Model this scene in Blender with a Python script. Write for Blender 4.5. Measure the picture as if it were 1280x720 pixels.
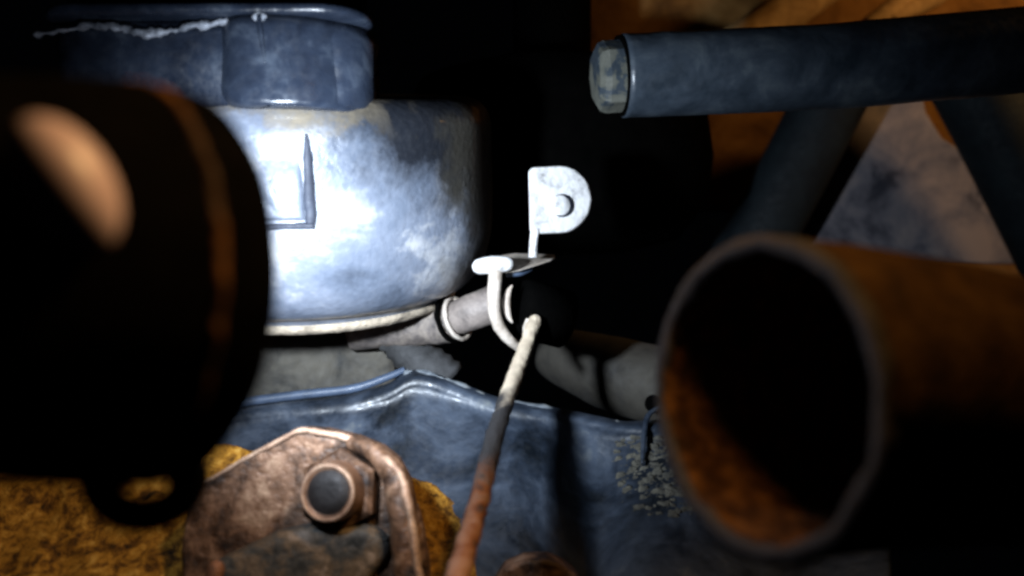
import bpy, bmesh, math, random
from mathutils import Vector, Matrix, noise
random.seed(7)
S = bpy.context.scene
for o in list(bpy.data.objects): bpy.data.objects.remove(o)
C = S.collection
F = 1108.5                                   # focal length in pixels of the 1280 px wide photograph

def P(px, py, d):                            # a photograph pixel at a real depth (metres) -> world point
    return Vector(((px-640)/F*d, d, -(py-360)/F*d))

# ------------------------------------------------------------------ camera, world, lamps, exposure
cam = bpy.data.cameras.new('camera'); co = bpy.data.objects.new('camera', cam); C.objects.link(co)
co.location = (0, 0, 0); co.rotation_euler = (math.radians(90), 0, 0)
cam.sensor_width = 36; cam.lens = 36*F/1280; cam.clip_start = .004; cam.clip_end = 50
cam.dof.use_dof = True; cam.dof.focus_distance = .33; cam.dof.aperture_fstop = 7.5
S.camera = co
S.render.engine = 'CYCLES'; S.cycles.pixel_filter_type = 'BLACKMAN_HARRIS'; S.cycles.filter_width = 2.8   # soft small-sensor picture
W = bpy.data.worlds.new('World'); S.world = W; W.use_nodes = True
W.node_tree.nodes['Background'].inputs[0].default_value = (.25, .3, .4, 1)
W.node_tree.nodes['Background'].inputs[1].default_value = .0012
S.view_settings.view_transform = 'Standard'; S.view_settings.look = 'None'
S.view_settings.exposure = 0; S.view_settings.gamma = 1

def aim(o, target):
    o.rotation_euler = (Vector(target)-o.location).to_track_quat('-Z', 'Y').to_euler()

# cold white torch held behind the nearer pipe, shining at the canister and the tab
l = bpy.data.lights.new('torch', 'SPOT'); l.energy = 4.0; l.color = (.76, .87, 1.0)
l.spot_size = math.radians(96); l.spot_blend = 1.0; l.shadow_soft_size = .006
t = bpy.data.objects.new('torch', l); C.objects.link(t); t.location = P(236, 292, .165); aim(t, (-.034, .323, .018))
# the torch's side spill
l = bpy.data.lights.new('torch_spill', 'POINT'); l.energy = .16; l.color = (.78, .86, 1.0); l.shadow_soft_size = .006
t = bpy.data.objects.new('torch_spill', l); C.objects.link(t); t.location = P(236, 296, .166)
# warm hand lamp above the gap between the pipe halves
l = bpy.data.lights.new('hand_lamp', 'SPOT'); l.energy = 1.0; l.color = (1.0, .62, .25); l.shadow_soft_size = .012
l.spot_size = math.radians(84); l.spot_blend = .6
t = bpy.data.objects.new('hand_lamp', l); C.objects.link(t); t.location = (.047, .118, .108); aim(t, (-.073, .165, -.020))
# added unseen warm fill spot, aimed at the open pipe
l = bpy.data.lights.new('pipe_fill', 'SPOT'); l.energy = .40; l.color = (1.0, .55, .17); l.shadow_soft_size = .010
l.spot_size = math.radians(70); l.spot_blend = .8
t = bpy.data.objects.new('pipe_fill', l); C.objects.link(t); t.location = (.026, .108, .100); aim(t, (.062, .15, -.018))
# added warm fill out of view, standing in for ambient light on the underbody
l = bpy.data.lights.new('back_fill', 'SPOT'); l.energy = 1.9; l.color = (1.0, .57, .22); l.shadow_soft_size = .03
l.spot_size = math.radians(110); l.spot_blend = .5
t = bpy.data.objects.new('back_fill', l); C.objects.link(t); t.location = (.44, .42, .28); aim(t, (.22, .66, .10))

# ------------------------------------------------------------------ materials
def M(name, cols, scale=120, rough=(.5, .8), metal=0, bump=.3, bscale=None, spec=.5, detail=8, pos=None, stretch=None, coat=0, dist=.0008):
    m = bpy.data.materials.new(name); m.use_nodes = True
    nt = m.node_tree; N = nt.nodes; L = nt.links; b = N['Principled BSDF']
    tc = N.new('ShaderNodeTexCoord'); mp = N.new('ShaderNodeMapping')
    L.new(tc.outputs['Object'], mp.inputs[0])
    if stretch: mp.inputs['Scale'].default_value = stretch
    n = N.new('ShaderNodeTexNoise'); n.inputs['Scale'].default_value = scale; n.inputs['Detail'].default_value = detail
    n.inputs['Roughness'].default_value = .65; n.inputs['Distortion'].default_value = .4
    L.new(mp.outputs[0], n.inputs['Vector'])
    r = N.new('ShaderNodeValToRGB'); L.new(n.outputs['Fac'], r.inputs[0])
    k = len(cols); pos = pos or [.3+.4*i/max(1, k-1) for i in range(k)]
    while len(r.color_ramp.elements) < k: r.color_ramp.elements.new(.5)
    for e, p_, c in zip(r.color_ramp.elements, pos, cols): e.position = p_; e.color = (*c, 1)
    L.new(r.outputs[0], b.inputs['Base Color'])
    n2 = N.new('ShaderNodeTexNoise'); n2.inputs['Scale'].default_value = bscale or scale*5; n2.inputs['Detail'].default_value = 6
    L.new(mp.outputs[0], n2.inputs['Vector'])
    mr = N.new('ShaderNodeMapRange'); mr.inputs[1].default_value = .3; mr.inputs[2].default_value = .7
    mr.inputs[3].default_value, mr.inputs[4].default_value = rough
    L.new(n2.outputs['Fac'], mr.inputs[0]); L.new(mr.outputs[0], b.inputs['Roughness'])
    bp = N.new('ShaderNodeBump'); bp.inputs['Strength'].default_value = bump; bp.inputs['Distance'].default_value = dist
    L.new(n2.outputs['Fac'], bp.inputs['Height']); L.new(bp.outputs[0], b.inputs['Normal'])
    b.inputs['Metallic'].default_value = metal; b.inputs['Specular IOR Level'].default_value = spec
    b.inputs['Coat Weight'].default_value = coat
    return m

soot   = M('soot_black_steel', [(.001, .0008, .0007), (.0025, .002, .0017)], 150, (.9, 1), 0, .3, spec=.01)
rust_w = M('weld_rust', [(.004, .002, .001), (.05, .018, .004), (.26, .10, .022)], 80, (.7, .9), 0, .8, spec=.2)
boss_m = M('smooth_tan_metal', [(.46, .32, .36), (.54, .39, .42)], 60, (.35, .45), 0, .05, spec=.4)
rust_o = M('dull_orange_rust', [(.010, .004, .0012), (.042, .018, .003), (.07, .034, .008)], 130, (.7, .95), 0, .6, spec=.2)
rust_i = M('crusty_inner_rust', [(.005, .002, .001), (.05, .018, .005), (.16, .07, .022)], 210, (.7, .95), 0, 1, spec=.2)
rim_m  = M('cut_steel_edge', [(.005, .003, .003), (.022, .015, .015)], 160, (.7, .9), 0, .4)
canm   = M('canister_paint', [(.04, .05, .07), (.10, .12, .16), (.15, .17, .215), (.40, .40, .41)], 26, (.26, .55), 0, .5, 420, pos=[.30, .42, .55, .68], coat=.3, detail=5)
def stains(m):                                           # road dust under the band, oily stain on the right shoulder
    nt = m.node_tree; N = nt.nodes; L = nt.links; b = N['Principled BSDF']
    src = b.inputs['Base Color'].links[0].from_socket
    tc = N.new('ShaderNodeTexCoord'); sx = N.new('ShaderNodeSeparateXYZ'); L.new(tc.outputs['Object'], sx.inputs[0])
    ns = N.new('ShaderNodeTexNoise'); ns.inputs['Scale'].default_value = 55; ns.inputs['Detail'].default_value = 9; ns.inputs['Roughness'].default_value = .7
    L.new(tc.outputs['Object'], ns.inputs['Vector'])
    def math_(op, a, bb, clamp=False):
        n = N.new('ShaderNodeMath'); n.operation = op; n.use_clamp = clamp
        for i, q in enumerate((a, bb)):
            if isinstance(q, (int, float)): n.inputs[i].default_value = q
            else: L.new(q, n.inputs[i])
        return n.outputs[0]
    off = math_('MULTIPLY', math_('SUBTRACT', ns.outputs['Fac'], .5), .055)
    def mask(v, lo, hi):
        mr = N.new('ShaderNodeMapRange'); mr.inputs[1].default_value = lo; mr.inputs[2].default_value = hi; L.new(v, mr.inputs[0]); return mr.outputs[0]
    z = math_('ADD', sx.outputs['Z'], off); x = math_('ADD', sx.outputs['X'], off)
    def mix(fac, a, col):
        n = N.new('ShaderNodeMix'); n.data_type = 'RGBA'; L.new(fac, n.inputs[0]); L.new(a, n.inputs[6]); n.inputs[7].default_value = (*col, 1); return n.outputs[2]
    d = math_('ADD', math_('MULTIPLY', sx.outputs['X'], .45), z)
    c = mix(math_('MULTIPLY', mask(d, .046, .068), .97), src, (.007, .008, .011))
    t = math_('MULTIPLY', mask(z, .048, .060), math_('SUBTRACT', 1.0, mask(x, .028, .045), True))
    c = mix(math_('MULTIPLY', t, .85), c, (.21, .175, .125))
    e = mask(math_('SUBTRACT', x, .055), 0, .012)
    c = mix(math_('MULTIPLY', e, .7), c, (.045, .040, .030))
    L.new(c, b.inputs['Base Color'])
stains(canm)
padm   = M('pad_paint', [(.10, .115, .15), (.15, .17, .21)], 60, (.4, .6), 0, .2)
shade_m = M('blue_grey_shade', [(.016, .019, .030), (.035, .042, .062)], 120, (.6, .8), 0, .3)  # shade of the pad edges and pin side, put into the colour
tan_d  = M('tan_road_dust', [(.05, .04, .03), (.34, .28, .21), (.5, .42, .32)], 150, (.8, 1), 0, .8)
band_m = M('dark_blue_paint', [(.006, .008, .014), (.017, .023, .037), (.07, .085, .11)], 60, (.16, .45), 0, .3, 300, pos=[.3, .55, .8])
weld_m = M('pale_weld', [(.06, .07, .09), (.35, .37, .42)], 200, (.4, .7), .2, .6)
zinc   = M('pale_zinc', [(.20, .19, .18), (.55, .54, .54), (.78, .77, .76)], 170, (.35, .6), .2, .5, 500, pos=[.30, .40, .52])
zinc_d = M('dusty_zinc', [(.30, .24, .19), (.62, .55, .48)], 140, (.6, .8), .1, .4)
rubber = M('black_rubber', [(.001, .001, .001), (.0018, .0017, .0016)], 100, (.9, 1), 0, .3, spec=0)
rod_m  = M('rod_pale_to_rust', [(.4, .33, .24), (.62, .52, .40)], 200, (.5, .7), .1, .4)
hose_m = M('grey_hose', [(.03, .027, .026), (.12, .10, .09), (.24, .20, .165)], 140, (.6, .85), 0, .5)
beam_m = M('black_blue_paint', [(.004, .006, .009), (.018, .025, .038), (.06, .076, .105), (.22, .23, .22)], 30, (.30, .55), 0, .25, 400, pos=[.36, .47, .60, .74])
mud_m  = M('dry_mud', [(.02, .02, .019), (.08, .075, .06), (.15, .14, .11)], 300, (.9, 1), 0, 1)
plate_m= M('rust_brown_steel', [(.012, .007, .006), (.07, .036, .020), (.21, .115, .068), (.46, .31, .21)], 105, (.32, .75), .2, .9, 420, pos=[.34, .45, .56, .70])
edge_m = M('worn_rust_edge', [(.20, .11, .075), (.46, .30, .21), (.62, .46, .34)], 170, (.4, .65), .3, .5)
lip_m  = M('blue_grey_rust', [(.018, .022, .024), (.07, .07, .068), (.17, .125, .085), (.36, .28, .22)], 100, (.4, .8), .1, .9, 420, pos=[.36, .47, .58, .7])
gold_m = M('golden_rust', [(.012, .009, .005), (.13, .055, .008), (.40, .19, .022), (.70, .43, .10)], 230, (.75, .95), 0, .9, pos=[.3, .42, .55, .75], spec=.2)
panel_m= M('dirty_beige_paint', [(.010, .010, .009), (.045, .040, .032), (.085, .075, .058)], 60, (.7, .9), 0, .3, pos=[.32, .45, .65])
strut_m= M('strut_blue_black', [(.016, .023, .032), (.036, .047, .062), (.09, .108, .12)], 60, (.28, .5), 0, .3, 300, pos=[.35, .55, .8])
chip_m = M('chipped_paint', [(.015, .02, .03), (.02, .03, .04), (.07, .072, .06), (.11, .11, .09)], 70, (.5, .8), 0, .5, pos=[.3, .47, .50, .7])
brown_m= M('brown_rust_floor', [(.06, .025, .006), (.18, .083, .020), (.27, .14, .045)], 30, (.8, 1), 0, .4, 200, spec=.2)
shield_m=M('stained_shield', [(.03, .03, .04), (.13, .12, .135), (.24, .20, .19)], 24, (.7, .9), 0, .3, 150, pos=[.36, .46, .6], spec=.3)
arm_m  = M('dark_teal_paint', [(.003, .005, .007), (.008, .013, .016)], 60, (.6, .8), 0, .3, spec=.2)
tanarm = M('tan_arm_rust', [(.22, .12, .04), (.55, .36, .16)], 60, (.7, .9), 0, .4, spec=.2)
wire_m = M('blue_grey_cable', [(.03, .045, .075), (.07, .10, .16)], 100, (.4, .55), 0, .1)
bolt_m = M('dark_bolt_face', [(.012, .011, .012), (.035, .033, .035)], 150, (.5, .7), .3, .3)

# ------------------------------------------------------------------ mesh helpers
def thing(name, label, cat, loc, group=None):
    o = bpy.data.objects.new(name, None); C.objects.link(o); o.empty_display_size = .005
    o.location = loc; o['label'] = label; o['category'] = cat
    if group: o['group'] = group
    return o
def tag(o, label, cat, group=None):
    o['label'] = label; o['category'] = cat
    if group: o['group'] = group
    return o
def obj(name, bm, mat, parent=None, smooth=True, loc=None):
    off = Vector(parent.location) if parent else (Vector(loc) if loc is not None else Vector((0, 0, 0)))
    if parent and parent.parent: off = off + Vector(parent.parent.location)
    bmesh.ops.translate(bm, verts=bm.verts, vec=-off)
    bmesh.ops.recalc_face_normals(bm, faces=bm.faces)
    me = bpy.data.meshes.new(name); bm.to_mesh(me); bm.free()
    for p in me.polygons: p.use_smooth = smooth
    me.materials.append(mat)
    o = bpy.data.objects.new(name, me); C.objects.link(o)
    if parent: o.parent = parent
    else: o.location = off
    return o
def frame(ax):
    ax = Vector(ax).normalized(); u = ax.orthogonal().normalized()
    up = Vector((0, 0, 1))
    if abs(ax.dot(up)) < .95: u = (up-ax*ax.dot(up)).normalized()
    return ax, u, ax.cross(u).normalized()
def loft(rings, closed_ring=True, caps=(True, True), loop=False, bm=None):
    bm = bm or bmesh.new(); R = [[bm.verts.new(v) for v in r] for r in rings]; n = len(rings[0])
    pairs = list(zip(R[:-1], R[1:])) + ([(R[-1], R[0])] if loop else [])
    for a, b in pairs:
        for i in range(n if closed_ring else n-1):
            j = (i+1) % n; bm.faces.new((a[i], a[j], b[j], b[i]))
    if closed_ring and not loop:
        if caps[0]: bm.faces.new(R[0])
        if caps[1]: bm.faces.new(R[-1])
    return bm
def lathe(prof, origin, axis, n=64, loop=False, caps=(True, True), rough=0, rs=200, arc=None):
    ax, u, v = frame(axis); o = Vector(origin); rings = []
    for r, h in prof:
        ring = []
        for i in range(n):
            a = 2*math.pi*i/n; dirr = u*math.cos(a)+v*math.sin(a); p = o+ax*h+dirr*r
            if rough: p += dirr*rough*noise.fractal(p*rs, 1, 2, 3)
            ring.append(p)
        rings.append(ring)
    return loft(rings, True, caps, loop)
def spline(pts, sub=8):
    pts = [Vector(p) for p in pts]; out = []
    for i in range(len(pts)-1):
        p0 = pts[max(0, i-1)]; p1 = pts[i]; p2 = pts[i+1]; p3 = pts[min(len(pts)-1, i+2)]
        for k in range(sub):
            t = k/sub
            out.append(.5*((2*p1)+(p2-p0)*t+(2*p0-5*p1+4*p2-p3)*t*t+(3*p1-p0-3*p2+p3)*t**3))
    return out+[pts[-1]]
def lerp_list(v, n):
    out = []
    for i in range(n):
        x = i/(n-1)*(len(v)-1); k = min(int(x), len(v)-2); out.append(v[k]+(v[k+1]-v[k])*(x-k))
    return out
def tube(pts, rad, n=20, sub=8, rough=0, rs=250, flat=None, bm=None, round_ends=False):
    path = spline(pts, sub); rad = lerp_list(rad if isinstance(rad, (list, tuple)) else [rad, rad], len(path))
    T = [(path[min(i+1, len(path)-1)]-path[max(i-1, 0)]).normalized() for i in range(len(path))]
    _, u, v = frame(T[0]); rings = []
    if round_ends:
        for end in (0, -1):
            t0 = T[end]*(-1 if end == 0 else 1); extra = []
            for k in (.5, .85, .97):
                extra.append((path[end]+t0*rad[end]*k, rad[end]*math.sqrt(1-k*k)))
            if end == 0:
                extra.reverse(); path = [e[0] for e in extra]+path; rad = [e[1] for e in extra]+rad; T = [T[0]]*3+T
            else:
                path = path+[e[0] for e in extra]; rad = rad+[e[1] for e in extra]; T = T+[T[-1]]*3
    for p, r, t in zip(path, rad, T):
        u = (u-t*u.dot(t)).normalized(); v = t.cross(u); ring = []
        for i in range(n):
            a = 2*math.pi*i/n; d = u*math.cos(a)*(flat[0] if flat else 1)+v*math.sin(a)*(flat[1] if flat else 1); q = p+d*r
            if rough: q += d*rough*noise.fractal(q*rs, 1, 2, 3)
            ring.append(q)
        rings.append(ring)
    return loft(rings, bm=bm)
def prism(outline, back, bevel=.0006, seg=3):          # front outline (world points) pushed back by a vector
    bm = bmesh.new(); back = Vector(back)
    a = [bm.verts.new(p) for p in outline]; b = [bm.verts.new(Vector(p)+back) for p in outline]; n = len(a)
    bm.faces.new(a); bm.faces.new(b[::-1])
    for i in range(n): bm.faces.new((a[i], b[i], b[(i+1) % n], a[(i+1) % n]))
    bmesh.ops.recalc_face_normals(bm, faces=bm.faces)
    if bevel:
        ed = [e for e in bm.edges if len(e.link_faces) == 2 and e.calc_face_angle(0) > .5]
        bmesh.ops.bevel(bm, geom=ed, offset=bevel, segments=seg, affect='EDGES', profile=.5)
    return bm
def sheet(fn, nu, nv, thick):                            # solid sheet: fn(u, v) -> front point, thickened away from the camera
    rows = [[Vector(fn(i/nu, j/nv)) for j in range(nv+1)] for i in range(nu+1)]
    bm = bmesh.new()
    Fv = [[bm.verts.new(p) for p in r] for r in rows]
    Bv = [[bm.verts.new(p+Vector((0, thick, -thick*.3))) for p in r] for r in rows]
    for i in range(nu):
        for j in range(nv):
            bm.faces.new((Fv[i][j], Fv[i+1][j], Fv[i+1][j+1], Fv[i][j+1]))
            bm.faces.new((Bv[i][j], Bv[i][j+1], Bv[i+1][j+1], Bv[i+1][j]))
    for i in range(nu):
        bm.faces.new((Fv[i][0], Bv[i][0], Bv[i+1][0], Fv[i+1][0])); bm.faces.new((Fv[i][nv], Fv[i+1][nv], Bv[i+1][nv], Bv[i][nv]))
    for j in range(nv):
        bm.faces.new((Fv[0][j], Fv[0][j+1], Bv[0][j+1], Bv[0][j])); bm.faces.new((Fv[nu][j], Bv[nu][j], Bv[nu][j+1], Fv[nu][j+1]))
    return bm
def blob(center, ax, n=28, m=16, rough=0, rs=200):      # ellipsoid with three axis vectors
    a, b, c = [Vector(x) for x in ax]; rings = []
    for j in range(1, m):
        th = math.pi*j/m
        ring = []
        for i in range(n):
            ph = 2*math.pi*i/n; d = a*math.sin(th)*math.cos(ph)+b*math.sin(th)*math.sin(ph)+c*math.cos(th); p = Vector(center)+d
            if rough: p += d.normalized()*rough*noise.fractal(p*rs, 1, 2, 3)
            ring.append(p)
        rings.append(ring)
    return loft(rings)
def pl(v, x):                                            # piecewise linear lookup
    for (x0, y0), (x1, y1) in zip(v[:-1], v[1:]):
        if x <= x1: return y0+(y1-y0)*max(0, (x-x0))/(x1-x0)
    return v[-1][1]
def sm(a, b, x): t = min(1, max(0, (x-a)/(b-a))); return t*t*(3-2*t)

# ================================================================== the underbody behind everything (setting)
bp_ = prism([P(1480, -140, .64), P(736, -140, .66), P(736, 110, .66), P(810, 258, .66), P(930, 266, .66), P(965, 380, .66), P(1480, 380, .64)], (0, .01, 0), .001)
underbody = obj('underbody_panel', bp_, brown_m, loc=P(1000, 380, .65)); underbody['kind'] = 'structure'

# ================================================================== upper right background
sh = prism([P(920, 330, .60), P(950, 258, .60), P(1010, 120, .60), P(1085, 96, .60), P(1150, 100, .60), P(1158, 140, .60), P(1178, 172, .60), P(1200, 186, .60), P(1215, 214, .60),
            P(1240, 240, .60), P(1248, 275, .60), P(1275, 330, .60)], (0, .004, 0), .0015)
tag(obj('heat_shield', sh, shield_m, smooth=False, loc=P(1100, 330, .61)), 'stained grey plate with ragged right edge between two dark arms', 'heat shield')
a1 = tube([P(1070, 60, .55), P(997, 205, .56), P(912, 360, .57)], [.022, .022, .023], 24, 6, flat=(1.0, .9))
tag(obj('suspension_arm', a1, arm_m, loc=P(930, 300, .56)), 'dark diagonal arm between the orange panel and the grey plate', 'arm')
a2 = tube([P(1175, 40, .54), P(1252, 175, .545), P(1345, 360, .55)], [.022, .024, .025], 24, 6)
tag(obj('suspension_arm', a2, arm_m, loc=P(1300, 340, .54)), 'dark teal arm right of the grey plate', 'arm')
ta = tube([P(915, 58, .60), P(985, 12, .60), P(1075, -50, .60)], [.012, .014, .016], 20, 6, rough=.002, rs=60)
tag(obj('tan_link', ta, tanarm, loc=P(915, 58, .6)), 'tan rusty link slanting up behind the blue-black strut', 'link')
for (x, y, L_) in ((1150, 12, 40), (1110, 22, 26)):
    tl = tube([P(x-L_, y+12, .6), P(x, y-6, .6), P(x+L_, y-30, .6)], [.006, .007, .006], 14, 5, rough=.002, rs=60)
    tag(obj('tan_lug', tl, tanarm, loc=P(x, y, .6)), 'small tan lug above the blue-black strut' if L_ == 40 else 'smallest tan lug beside the tan link', 'lug')

# black air spring between canister and background
dc = P(690, 200, .50)
pr = [(.0, .16), (.022, .158), (.022, .058), (.045, .05), (.075, .04), (.086, .022), (.089, 0), (.086, -.025), (.07, -.045), (.04, -.052), (0, -.052)]
tag(obj('air_spring', lathe([(max(r, .0005), h) for r, h in pr], dc, (0, 0, 1), 72), rubber, loc=dc-Vector((0, 0, .05))), 'matt black rubber bellows in the dark behind the white tab', 'air spring')

# strut, upper right
st = thing('strut', 'blue-black painted strut tube with chipped end nut', 'strut', P(780, 96, .34))
ax_s = (P(1330, 62, .36)-P(778, 96, .34))
obj('strut_tube', tube([P(778, 95, .34), P(900, 90, .343), P(1050, 82, .35), P(1400, 52, .37)], [.0158, .0160, .0165, .018], 40, 10, rough=.0004, rs=90), strut_m, st)
a, u, v = frame(ax_s)
hx = []
for k, (r, h) in enumerate([(.006, -.0112), (.0100, -.0108), (.0128, -.0092), (.0136, -.007), (.0136, .001)]):
    hx.append([P(778, 95, .34)+a*h+(u*math.cos(i*math.pi/4+.2)+v*math.sin(i*math.pi/4+.2))*r for i in range(8)])
obj('end_nut', loft(hx), chip_m, st, smooth=False)
obj('end_collar', lathe([(.0138, -.0005), (.0152, -.0005), (.0152, .0012), (.0138, .0012)], P(778, 95, .34)-a*.001, a, 40, loop=True), rubber, st)

# ================================================================== canister and the band over it
cc = P(392, 363, .36); tilt = math.radians(13); Rc = .0725; H = .078
cax = Vector((0, -math.sin(tilt), math.cos(tilt))); cfw = Vector((0, -math.cos(tilt), -math.sin(tilt)))
can = thing('canister', 'overexposed blue-white painted round canister with rounded bottom', 'canister', cc)
prof = [(.0005, -.004), (.045, -.004), (.0535, -.0025), (.0565, .0005), (.0575, .0030)]
for k in range(1, 13):
    th = math.pi/2*k/12; prof.append((.0575+(Rc-.0575)*math.sin(th), .0030+.026*(1-math.cos(th))))
prof += [(Rc, .04), (Rc, H-.013)]
for k in range(1, 9):
    th = math.pi/2*k/8; prof.append((Rc-.011*(1-math.cos(th)), H-.013+.012*math.sin(th)))
prof += [(.05, H-.001), (.0005, H)]
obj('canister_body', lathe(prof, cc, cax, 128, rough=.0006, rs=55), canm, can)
obj('bottom_rim', lathe([(.0545, -.0030), (.0560, -.0028), (.0572, -.0012), (.0572, .0006), (.0550, .0008)], cc, cax, 128, loop=True, rough=.0006, rs=300), tan_d, can)
def pad(u, v):                                           # raised rectangular pad wrapped on the left of the body
    A0, A1, h0, h1 = -34, 12.5, .0655, .0385
    a_ = math.radians(A0+u*(A1-A0)); h = h0+(h1-h0)*v
    e = min(math.radians(A1-A0)*Rc*(1-u), h-h1)
    r = Rc-.0012+.0034*sm(0, .0024, e)*sm(0, .016, h0-h)
    return cc+cax*h+(Vector((1, 0, 0))*math.sin(a_)+cfw*math.cos(a_))*r
obj('raised_pad', sheet(pad, 70, 60, .006), canm, can)
def onpad(a_, h, r): a_ = math.radians(a_); return cc+cax*h+(Vector((1, 0, 0))*math.sin(a_)+cfw*math.cos(a_))*r
obj('pad_edge_shade', tube([onpad(13.2, .0665, Rc+.0002), onpad(13.2, .060, Rc+.0008), onpad(13.2, .046, Rc+.0008), onpad(13.0, .0385, Rc+.0008)], [.0004, .0016, .0020, .0017], 12, 8, rough=.0005, rs=200, flat=(1, .8)), shade_m, can)  # dark strips in place of the shade along the pad's right and bottom edges
obj('pad_edge_shade', tube([onpad(14, .0377, Rc+.0006), onpad(2, .0377, Rc+.0006), onpad(-15, .0377, Rc+.0006), onpad(-34, .0377, Rc+.0006)], [.0010, .0010, .0010, .0010], 12, 8, rough=.0003, rs=300), shade_m, can)


bd = thing('mounting_band', 'dark blue painted steel band with ragged weld seam above the canister', 'mounting band', P(300, 132, .31))
def plan(off=0, xl=None, yf=.276, r=.016, xr=None):      # plan outline (x, y), right end rounded
    out = []
    xl = P(60, 0, .28).x if xl is None else xl; xr = P(466, 0, .285).x if xr is None else xr
    for k in range(9):
        th = math.pi/2*k/8; out.append((xr-r+(r-off)*math.sin(th), yf+r-(r-off)*math.cos(th)))
    out.append((xr-.022-off, yf+.07)); out.append((xl+off, yf+.07))
    for k in range(9):
        th = math.pi/2*k/8; out.append((xl+.012-(.012-off)*math.cos(th), yf+.012-(.012-off)*math.sin(th)))
    return out
b0, b1 = P(0, 131, .270).z, P(0, 19, .270).z
rings = [[Vector((x, y, z)) for x, y in plan(o_)] for z, o_ in ((b0+.0012, .002), (b0+.002, .0006), (b0+.02, .0004), (b1-.004, 0), (b1, .001))]
obj('neck_wall', loft(rings), band_m, bd)
rho = .0066; xl0 = P(262, 0, .27).x; xr0 = P(468, 0, .288).x; rings = []
lv = [(b0+rho*(1-math.cos(math.pi/2*k/6)), rho*(1-math.sin(math.pi/2*k/6)), .0014*(1-min(1, k/2))) for k in range(7)]
for z, dx, o_ in lv+[(b0+.012, 0, .0002), (b0+.02, 0, .0004), (b1-.003, 0, 0), (b1+.0004, 0, .0008)]:
    rings.append([Vector((x, y, z)) for x, y in plan(o_, xl0+dx, .270, .030, xr0)])
obj('front_block', loft(rings), band_m, bd)
z2 = P(0, -60, .27).z
rings = [[Vector((x, y-.0065, z)) for x, y in plan(o_)] for z, o_ in ((b1+.0006, .0015), (b1+.0012, 0), (b1+.0030, 0), (b1+.0040, .001))]
obj('top_flange', loft(rings), band_m, bd)
rings = [[Vector((x, y, z)) for x, y in plan(o_)] for z, o_ in ((b1-.001, .003), (z2, .003))]
obj('upper_wall', loft(rings), soot, bd)
wp = [(40, 42), (85, 38), (130, 33), (160, 38), (185, 41), (215, 36), (250, 33), (285, 26), (318, 22), (335, 16)]
obj('weld_bead', tube([P(x, y+2*math.sin(x), .2745) for x, y in wp], [.0004, .0006, .0012, .0008, .0014, .0006, .0012, .0007, .0015, .0009], 12, 8, rough=.0012, rs=500), weld_m, bd)
obj('weld_spatter', blob(P(324, 21, .2700), ((.0024, 0, .0004), (0, .0010, 0), (-.0003, 0, .0013)), 20, 12, .0006, 500), weld_m, bd)
obj('paint_run', tube([P(322, 20, .2700), P(326, 45, .2700), P(331, 80, .2702)], [.0018, .0012, .0003], 10, 8, flat=(.5, 1)), band_m, bd)

# ================================================================== clamp with white tab, bushing, hose, rod
hb = thing('hanger_bracket', 'white overexposed tab with round hole above a bent strap', 'bracket', P(640, 345, .325))
# tab: D shape with a hole
D = .325
out = []
cx_, cy_, rx_, ry_ = 699, 249, 40, 42
def TD(x): return D+.010*(x-660)/80
pix = [(662, 290), (660, 214), (664, 209)]
for k in range(15):
    th = math.radians(-90+180*k/14); pix.append((cx_+rx_*math.cos(th)+random.uniform(-.8, .8), cy_+ry_*math.sin(th)))
pix += [(672, 292)]
out = [P(x, y, TD(x)) for x, y in pix]
obj('tab', prism(out, (.0010, .0036, 0), .0007), zinc, hb, smooth=False)
tn = (P(740, 250, TD(740))-P(660, 250, TD(660))).cross(Vector((0, 0, 1))).normalized()
if tn.y > 0: tn = -tn
pn = obj('pin', lathe([(.0005, .0010), (.0041, .0010), (.0043, .0006), (.0043, -.001)], P(702.5, 257, TD(702)), tn, 32), shade_m, hb)  # dark disc under the offset cap: its shaded crescent is put into the colour
obj('pin_cap', lathe([(.0005, .0017), (.0034, .0016), (.0038, .0012), (.0038, .0004)], P(699.5, 257, TD(700)), tn, 32), zinc, hb)
obj('stem', tube([P(669, 286, D+.002), P(667, 302, D+.002), P(666, 322, D+.002)], [.0017, .0016, .0017], 12, 5), zinc, hb)
# horizontal shelf seen near edge-on, pointed to the right
obj('shelf', prism([P(596, 326, .315), P(597, 340, .315), P(622, 343, .315), P(650, 339, .318), P(691, 325, .34), P(691, 319, .345), P(640, 317, .335)], (.0015, .004, .0005), .0008), zinc_d, hb)
obj('shelf_lip', tube([P(600, 333, .3135), P(615, 331, .3135), P(632, 330, .314)], [.0028, .0032, .0028], 14, 5, flat=(1, .8), round_ends=True), zinc, hb)
obj('strap', tube([P(620, 336, .314), P(618, 362, .313), P(618, 388, .313), P(624, 408, .314), P(636, 424, .316), P(650, 436, .32)], [.0026, .0026, .0024, .0022, .0019, .0014], 16, 8, flat=(1.0, .9), rough=.0002, rs=300), zinc_d, hb)
obj('spring_clip', tube([P(632, 342, .325), P(650, 340, .325), P(664, 336, .328)], [.0014, .0016, .0009], 10, 5), wire_m, hb)

bs = thing('bushing', 'black rubber bushing with pale washer inside the strap', 'bushing', P(655, 430, .335))
ab = Vector((.9, .35, -.25)).normalized(); bc = P(646, 383, .330)
obj('rubber_core', lathe([(.0005, -.004), (.010, -.004), (.0112, -.002), (.0112, .016), (.0005, .016)], bc+ab*.004, ab, 40), rubber, bs)
wa = []
for k in range(9):
    th = math.radians(-52+104*k/8); wa.append(P(653-20*math.cos(th), 380+30*math.sin(th), .318))
obj('washer_edge', tube(wa, [.0003, .0013, .0016, .0013, .0003], 8, 3), zinc_d, bs)
obj('clip_end', tube([P(660, 398, .318), P(657, 410, .318), P(656, 424, .318)], [.0006, .0011, .0005], 8, 4), zinc_d, bs)

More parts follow.
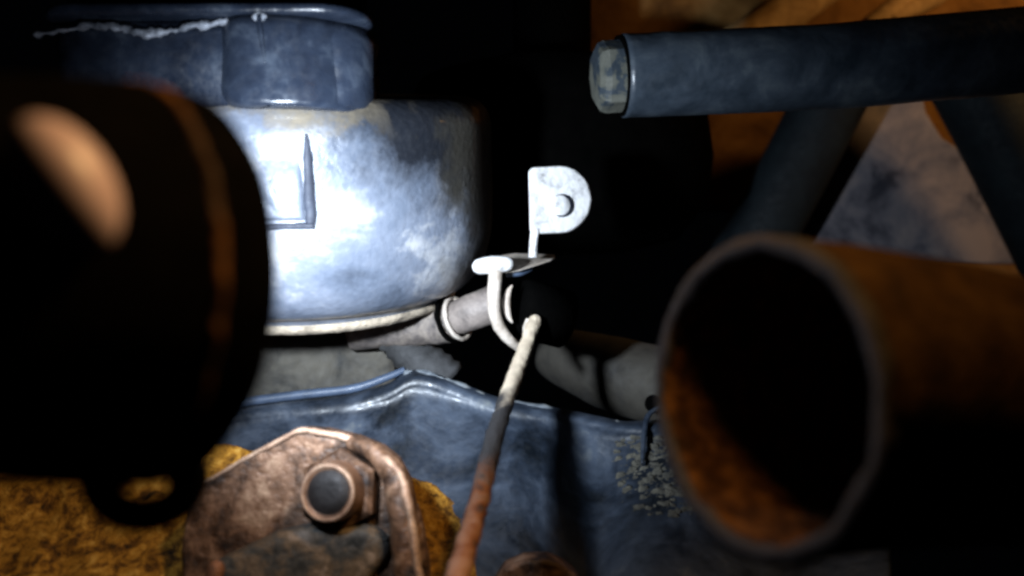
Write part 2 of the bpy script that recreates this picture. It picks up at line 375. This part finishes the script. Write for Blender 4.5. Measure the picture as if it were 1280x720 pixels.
def rod_mat():
    m = M('pale_dark_rusty_rod', [(.36, .29, .21), (.60, .50, .38)], 200, (.45, .65), .1, .5)
    nt = m.node_tree; N = nt.nodes; L = nt.links; b = N['Principled BSDF']; src = b.inputs['Base Color'].links[0].from_socket
    tc = N.new('ShaderNodeTexCoord'); sx = N.new('ShaderNodeSeparateXYZ'); L.new(tc.outputs['Object'], sx.inputs[0])
    ns = N.new('ShaderNodeTexNoise'); ns.inputs['Scale'].default_value = 170; ns.inputs['Detail'].default_value = 7; L.new(tc.outputs['Object'], ns.inputs['Vector'])
    ad = N.new('ShaderNodeMath'); ad.operation = 'MULTIPLY_ADD'; L.new(ns.outputs['Fac'], ad.inputs[0]); ad.inputs[1].default_value = .016; L.new(sx.outputs['Z'], ad.inputs[2])
    rr = N.new('ShaderNodeValToRGB'); L.new(ns.outputs['Fac'], rr.inputs[0])
    e = rr.color_ramp.elements; e[0].position = .36; e[0].color = (.05, .04, .04, 1); e[1].position = .6; e[1].color = (.34, .18, .11, 1)
    k = e.new(.45); k.color = (.22, .075, .022, 1)
    def mix(lo, hi, a, bcol):
        mr = N.new('ShaderNodeMapRange'); mr.inputs[1].default_value = lo; mr.inputs[2].default_value = hi; L.new(ad.outputs[0], mr.inputs[0])
        n = N.new('ShaderNodeMix'); n.data_type = 'RGBA'; L.new(mr.outputs[0], n.inputs[0])
        L.new(a, n.inputs[6])
        if isinstance(bcol, tuple): n.inputs[7].default_value = bcol
        else: L.new(bcol, n.inputs[7])
        return n.outputs[2]
    zr = P(608, 588, .253).z+.008-zb_; zp = P(632, 492, .289).z+.008-zb_
    c = mix(zr-.003, zr+.003, rr.outputs[0], (.022, .021, .022, 1)); c = mix(zp-.003, zp+.003, c, src)
    L.new(c, b.inputs['Base Color']); return m
zb_ = P(566, 745, .20).z
tag(obj('hanger_rod', tube([P(668, 402, .318), P(655, 440, .308), P(640, 480, .294), P(618, 548, .268), P(598, 630, .238), P(584, 680, .220), P(566, 745, .20)], [.0025, .0026, .0027, .0028, .0028, .0028, .0028], 24, 14, rough=.0005, rs=420, round_ends=True), rod_mat(), loc=P(566, 745, .20)), 'thin bent rod, pale at the tip and rusty below', 'rod')
rustrod = M('rusty_rod', [(.05, .035, .03), (.24, .10, .045), (.40, .19, .10)], 170, (.5, .75), .2, .6)

hs = thing('hose', 'dusty grey hose with wire clamp running into the bracket', 'hose', P(500, 425, .345))
obj('hose_tube', tube([P(440, 418, .352), P(490, 410, .348), P(530, 408, .345), P(566, 402, .34)], [.0065, .0072, .0074, .0078], 28, 8, rough=.0009, rs=220), hose_m, hs)
fit_m = M('pinkish_fitting', [(.12, .10, .09), (.30, .25, .22)], 130, (.5, .7), .1, .4)
obj('fitting', tube([P(570, 398, .338), P(590, 390, .334), P(618, 380, .332)], [.0062, .0068, .0072], 24, 6, rough=.0004, rs=200), fit_m, hs)
for k, (x, y) in enumerate(((562, 401), (572, 398))):
    rg = []
    c0 = P(x, y, .338); aa = (P(600, 388, .333)-P(560, 402, .34)).normalized(); _, uu, vv = frame(aa)
    pts = [c0+(uu*math.cos(q/16*2*math.pi)+vv*math.sin(q/16*2*math.pi))*.0082 for q in range(17)]
    obj('clamp_ring', tube(pts, .0009, 8, 2, rough=.0004, rs=700), zinc_d if k else rubber, hs)

# ================================================================== housing and right hand beige tube behind the beam
def hous(u, v):
    px = 230+u*262; py = 392+v*128
    return P(px, py, .358-.004*math.sin(u*3)+.006*(1-v))
tag(obj('housing', sheet(hous, 24, 14, .012), panel_m, loc=P(400, 520, .39)), 'dirty beige housing under the canister with dark stains', 'housing')
beige_dim = M('shaded_beige', [(.008, .007, .006), (.030, .026, .020), (.05, .044, .034)], 50, (.7, .9), 0, .3, pos=[.32, .48, .7])  # beige darkened: the shade of the gap is put into the colour
bo = thing('rubber_boot', 'dark grey ribbed boot in shadow between housing and crossmember', 'boot', P(500, 470, .35))
pr_ = []
for k in range(15): pr_.append((.0062+(.0011 if k % 2 else 0)+.00025*k, .0022*k))
obj('ribbed_sleeve', lathe(pr_, P(486, 415, .352), P(545, 470, .352)-P(486, 415, .352), 36, rough=.0006, rs=200), M('dull_rubber', [(.012, .012, .012), (.05, .05, .052)], 120, (.7, .9), 0, .5), bo)
bt = thing('beige_tube', 'dim beige tube end in the gap beside the cut pipe', 'tube', P(780, 520, .40))
obj('tube_wall', tube([P(690, 440, .42), P(760, 465, .40), P(850, 490, .385)], [.012, .0165, .018], 32, 8, rough=.0004, rs=100), beige_dim, bt)
obj('bolt_hole', lathe([(.0005, 0), (.0028, 0), (.0034, .001), (.0034, .004), (.0005, .004)], P(816, 506, .366), (0.2, 1, .1), 20), rubber, bt)

# ================================================================== crossmember
top = [(220, 520), (300, 508), (360, 500), (440, 492), (490, 478), (512, 461), (535, 463), (575, 478), (620, 496), (660, 503), (720, 514), (780, 527), (830, 524), (900, 535), (1114, 560)]
def beam(u, v):
    px = 220+u*894; ty = pl(top, px)
    ty = (pl(top, px-8)+ty+pl(top, px+8))/3
    if v < .12:                                           # rounded lip rolling over the top
        t = v/.12; py = ty+5-5*math.sin(t*math.pi/2)*1.0; d = .352-.012*t
    else:
        t = (v-.12)/.88; py = ty+t*(770-ty); d = .340-.070*t**.9
        d += .0035*math.sin(px*.026+.4)*sm(0, .25, t)
        d -= .004*math.exp(-((t-.04)/.03)**2)
        d += .007*math.exp(-((px-740)/34)**2)*sm(0, .3, t)
        d -= .006*math.exp(-((px-812)/55)**2)*sm(.1, .5, t)
    p = P(px, py, d)
    p.y += .0006*noise.fractal(p*90, 1, 2, 4)
    return p
cm = thing('crossmember', 'blue-black painted steel crossmember with dented dusty top edge', 'crossmember', P(660, 770, .30))
obj('beam_face', sheet(beam, 150, 50, .02), beam_m, cm)
ep = [(505, 463), (530, 464), (575, 481), (612, 496), (660, 505), (712, 515), (770, 528), (815, 528)]
obj('edge_bead', tube([P(x, y+4, .3385) for x, y in ep], [.0008, .0016, .0018, .0012, .0018, .0016, .0012, .0008], 12, 8, rough=.0010, rs=260), M('dusty_edge', [(.03, .04, .055), (.16, .18, .20), (.32, .31, .28)], 120, (.45, .7), 0, .6), cm)
bm = bmesh.new(); rnd = random.Random(3)
for k in range(420):
    px = rnd.gauss(825, 24); py = 545+rnd.random()*100; px += (py-590)*.25
    if px > 880 or px < 765: continue
    u_ = (px-220)/894; ty = pl(top, px); t = (py-ty)/(770-ty); p = Vector(beam(u_, .12+.88*max(.02, t))); s = .0003+rnd.random()**3*.0022
    b2 = blob(p, ((s, 0, 0), (0, s*.28, 0), (0, 0, s*(.5+.6*rnd.random()))), 7, 5, s*.5, 700)
    me = bpy.data.meshes.new('t'); b2.to_mesh(me); b2.free(); bm.from_mesh(me); bpy.data.meshes.remove(me)
mo = obj('mud_clods', bm, mud_m, cm); mo['kind'] = 'stuff'
obj('vertical_wire', tube([P(826, 508, .334), P(810, 520, .333), P(805, 545, .327), P(803, 580, .319)], [.0007, .0011, .0011, .0006], 10, 8), beam_m, cm)

tag(obj('cable', tube([P(230, 515, .335), P(310, 502, .336), P(380, 493, .337), P(440, 486, .338), P(480, 473, .340), P(506, 462, .342)], [.0016, .0018, .0018, .0017, .0015, .0012], 12, 8), wire_m, loc=P(400, 495, .345)), 'thin blue-grey cable lying along the crossmember edge', 'cable')

# ================================================================== golden rusty arm, lower left
gt = [(-160, 560), (200, 552), (300, 560), (400, 585), (500, 592), (540, 605), (585, 640), (612, 690), (640, 760)]
def gold(u, v):
    px = -160+u*790; ty = pl(gt, px)
    if v < .15:
        t = v/.15; py = ty+6-6*math.sin(t*math.pi/2); d = .318-.014*t
    else:
        t = (v-.15)/.85; py = ty+t*(800-ty); d = .304-.055*t
    p = P(px, py, d); p.y += .004*noise.fractal(p*70, 1, 2, 5); p.z += .0012*noise.fractal(p*160, 1, 2, 3)
    return p
tag(obj('control_arm', sheet(gold, 130, 44, .012), gold_m, loc=P(200, 790, .26)), 'golden rusty flaking arm under the black pipe and pivot bracket', 'control arm')

# small second plate edge at the bottom, right of the rod
sp = prism([P(600, 760, .27), P(630, 712, .27), P(655, 701, .27), P(685, 700, .27), P(705, 708, .27), P(722, 722, .27), P(740, 760, .27)], (0, .010, 0), .0012)
tag(obj('lower_tab', sp, plate_m, smooth=False, loc=P(680, 750, .275)), 'brown rusty rounded tab edge below the crossmember beside the rod', 'tab')

# ================================================================== pivot bracket with sleeve
pb = thing('pivot_bracket', 'rusty brown bracket plate holding a bolt sleeve', 'bracket', P(400, 740, .265))
ol = [(236, 622), (258, 603), (300, 577), (340, 556), (374, 538), (400, 540), (440, 549), (472, 562), (492, 578), (506, 604), (514, 640), (522, 690), (530, 770), (230, 770), (225, 690)]
obj('plate', prism([P(x, y, .262-.00003*(y-540)) for x, y in ol], (0.001, .010, 0), .0011), plate_m, pb, smooth=False)
obj('edge_strip', tube([P(256, 604, .2610), P(300, 577, .2612), P(340, 556, .2612), P(374, 538.5, .2614), P(400, 540.5, .2614), P(440, 549.5, .2614)], [.0005, .0006, .0007, .0009, .0011, .0013], 10, 6, rough=.0004, rs=500), edge_m, pb)
obj('rolled_flange', tube([P(436, 553, .261), P(468, 566, .258), P(490, 590, .255), P(502, 630, .252), P(511, 680, .249), P(520, 760, .245)], [.0018, .0028, .0036, .0044, .0050, .0054], 22, 8, rough=.0007, rs=230), plate_m, pb)
obj('flange_crest', tube([P(478, 571, .2545), P(499, 592, .2512), P(511, 632, .2478), P(520, 690, .2445), P(530, 760, .241)], [.0008, .0013, .0014, .0013, .0012], 12, 8, rough=.0006, rs=350), edge_m, pb)
obj('lower_ledge', prism([P(x, y, .2525) for x, y in ((345, 668), (400, 656), (455, 659), (478, 668), (488, 684), (482, 702), (465, 722), (440, 770), (250, 770), (262, 706))], (0, .009, 0), .0032, 5), lip_m, pb)
f0, f1 = P(432, 611, .262), P(409, 616, .2475); sa = (f1-f0).normalized(); Ls = (f1-f0).length
obj('hex_nut', lathe([(.004, 0), (.0112, 0), (.0122, .0008), (.0122, .0062), (.0108, .0072), (.004, .0072)], f0+sa*.0005, sa, 6), plate_m, pb, smooth=False)
sv = M('sleeve_rust', [(.06, .035, .025), (.20, .105, .06), (.33, .20, .13)], 160, (.4, .6), .3, .4)
slv = obj('sleeve', lathe([(.0098, 0), (.0094, .005), (.0086, .0075), (.0082, Ls-.001), (.0078, Ls), (.0070, Ls), (.0062, Ls-.0010)], f0, sa, 48, rough=.0003, rs=300), sv, pb)
obj('sleeve_lip', lathe([(.0068, Ls-.0004), (.0072, Ls+.0005), (.0078, Ls+.0003), (.0082, Ls-.0008), (.0068, Ls-.0014)], f0, sa, 48, loop=True), edge_m, pb)
obj('bolt_end', lathe([(.0005, Ls-.0002), (.003, Ls-.0002), (.0060, Ls-.0005), (.0070, Ls-.0020), (.0070, Ls-.006)], f0, sa, 40), bolt_m, pb)
tag(obj('rust_stub', tube([P(262, 740, .24), P(270, 712, .24)], [.0026, .0024], 14, 4, round_ends=True, rough=.0003), rustrod, loc=P(266, 730, .24)), 'small orange stub poking up under the pivot bracket', 'stub')

# ================================================================== the cut exhaust pipe: right half
d1 = Vector((.885, .465, -.04)).normalized(); c1 = P(943, 495, .150); R1 = .0272; w = .0026
rp = thing('cut_exhaust_pipe', 'dull orange rusty pipe end with open mouth and crusty inside', 'exhaust pipe', c1-Vector((0, 0, R1)))
def bendpipe(prof_side, n=96, rough=0, rs=150, m=24, Lp=.16):
    rings = []
    _, u, v = frame(d1)
    for k in range(m+1):
        s = Lp*k/m; cen = c1+d1*s+Vector((0, 0, -1))*(.9*s*s)
        ring = []
        for i in range(n):
            a_ = 2*math.pi*i/n; dd = u*math.cos(a_)+v*math.sin(a_); p = cen+dd*prof_side
            p += dd*rough*noise.fractal(p*rs, 1, 2, 4); ring.append(p)
        rings.append(ring)
    return rings
o_r = bendpipe(R1, rough=.0003); i_r = bendpipe(R1-w, rough=.0007, rs=260)
obj('pipe_outer_wall', loft(o_r, caps=(False, False)), rust_o, rp)
obj('pipe_inner_wall', loft(i_r, caps=(False, False)), rust_i, rp)
obj('cut_rim', lathe([(R1-w-.0003, .0008), (R1-w, -.0004), (R1-w*.5, -.0008), (R1, -.0003), (R1+.0003, .0012)], c1, d1, 96, caps=(False, False), rough=.0007, rs=180), rim_m, rp)
# left half, nearer
d0 = Vector((.64, .77, -.045)).normalized(); c0 = P(210, 357, .130); R0 = .0278
lp = thing('cut_exhaust_pipe', 'black sooty near pipe end with thin rust weld ring', 'exhaust pipe', c0-Vector((0, 0, R0)))
Lp = .10
prof = [(R0*.80-.0028, -Lp), (R0*.80, -Lp), (R0*.81, -.045), (R0*.87, -.030), (R0*.95, -.019), (R0*.99, -.012), (R0+.0003, -.004), (R0, -.001), (R0-.0008, 0), (R0-.0022, 0), (R0-.0028, -.001)]
obj('pipe_wall', lathe(prof, c0, d0, 120, loop=True, rough=.0003, rs=120), soot, lp)
obj('weld_ring', lathe([(R0-.0005, -.0098), (R0+.0003, -.0093), (R0+.0006, -.0086), (R0+.0003, -.0080), (R0-.0005, -.0075)], c0, d0, 200, loop=True, rough=.0006, rs=300), rust_w, lp)
bc_ = P(80, 232, .0930)
obj('rounded_boss', blob(bc_, (Vector((.0042, .001, .0024)), Vector((-.002, .006, 0)), Vector((-.0036, -.001, .0068))), 40, 24), boss_m, lp)
# hanger loop below the pipe
lo = []
for k in range(13):
    th = math.radians(-15+210*k/12); lo.append(P(178+58*math.cos(th), 600+44*math.sin(th), .122))
obj('hanger_loop', tube(lo, [.0032, .0028, .0027, .0028, .0027, .0025, .0024], 16, 6, flat=(1, .9)), soot, lp)
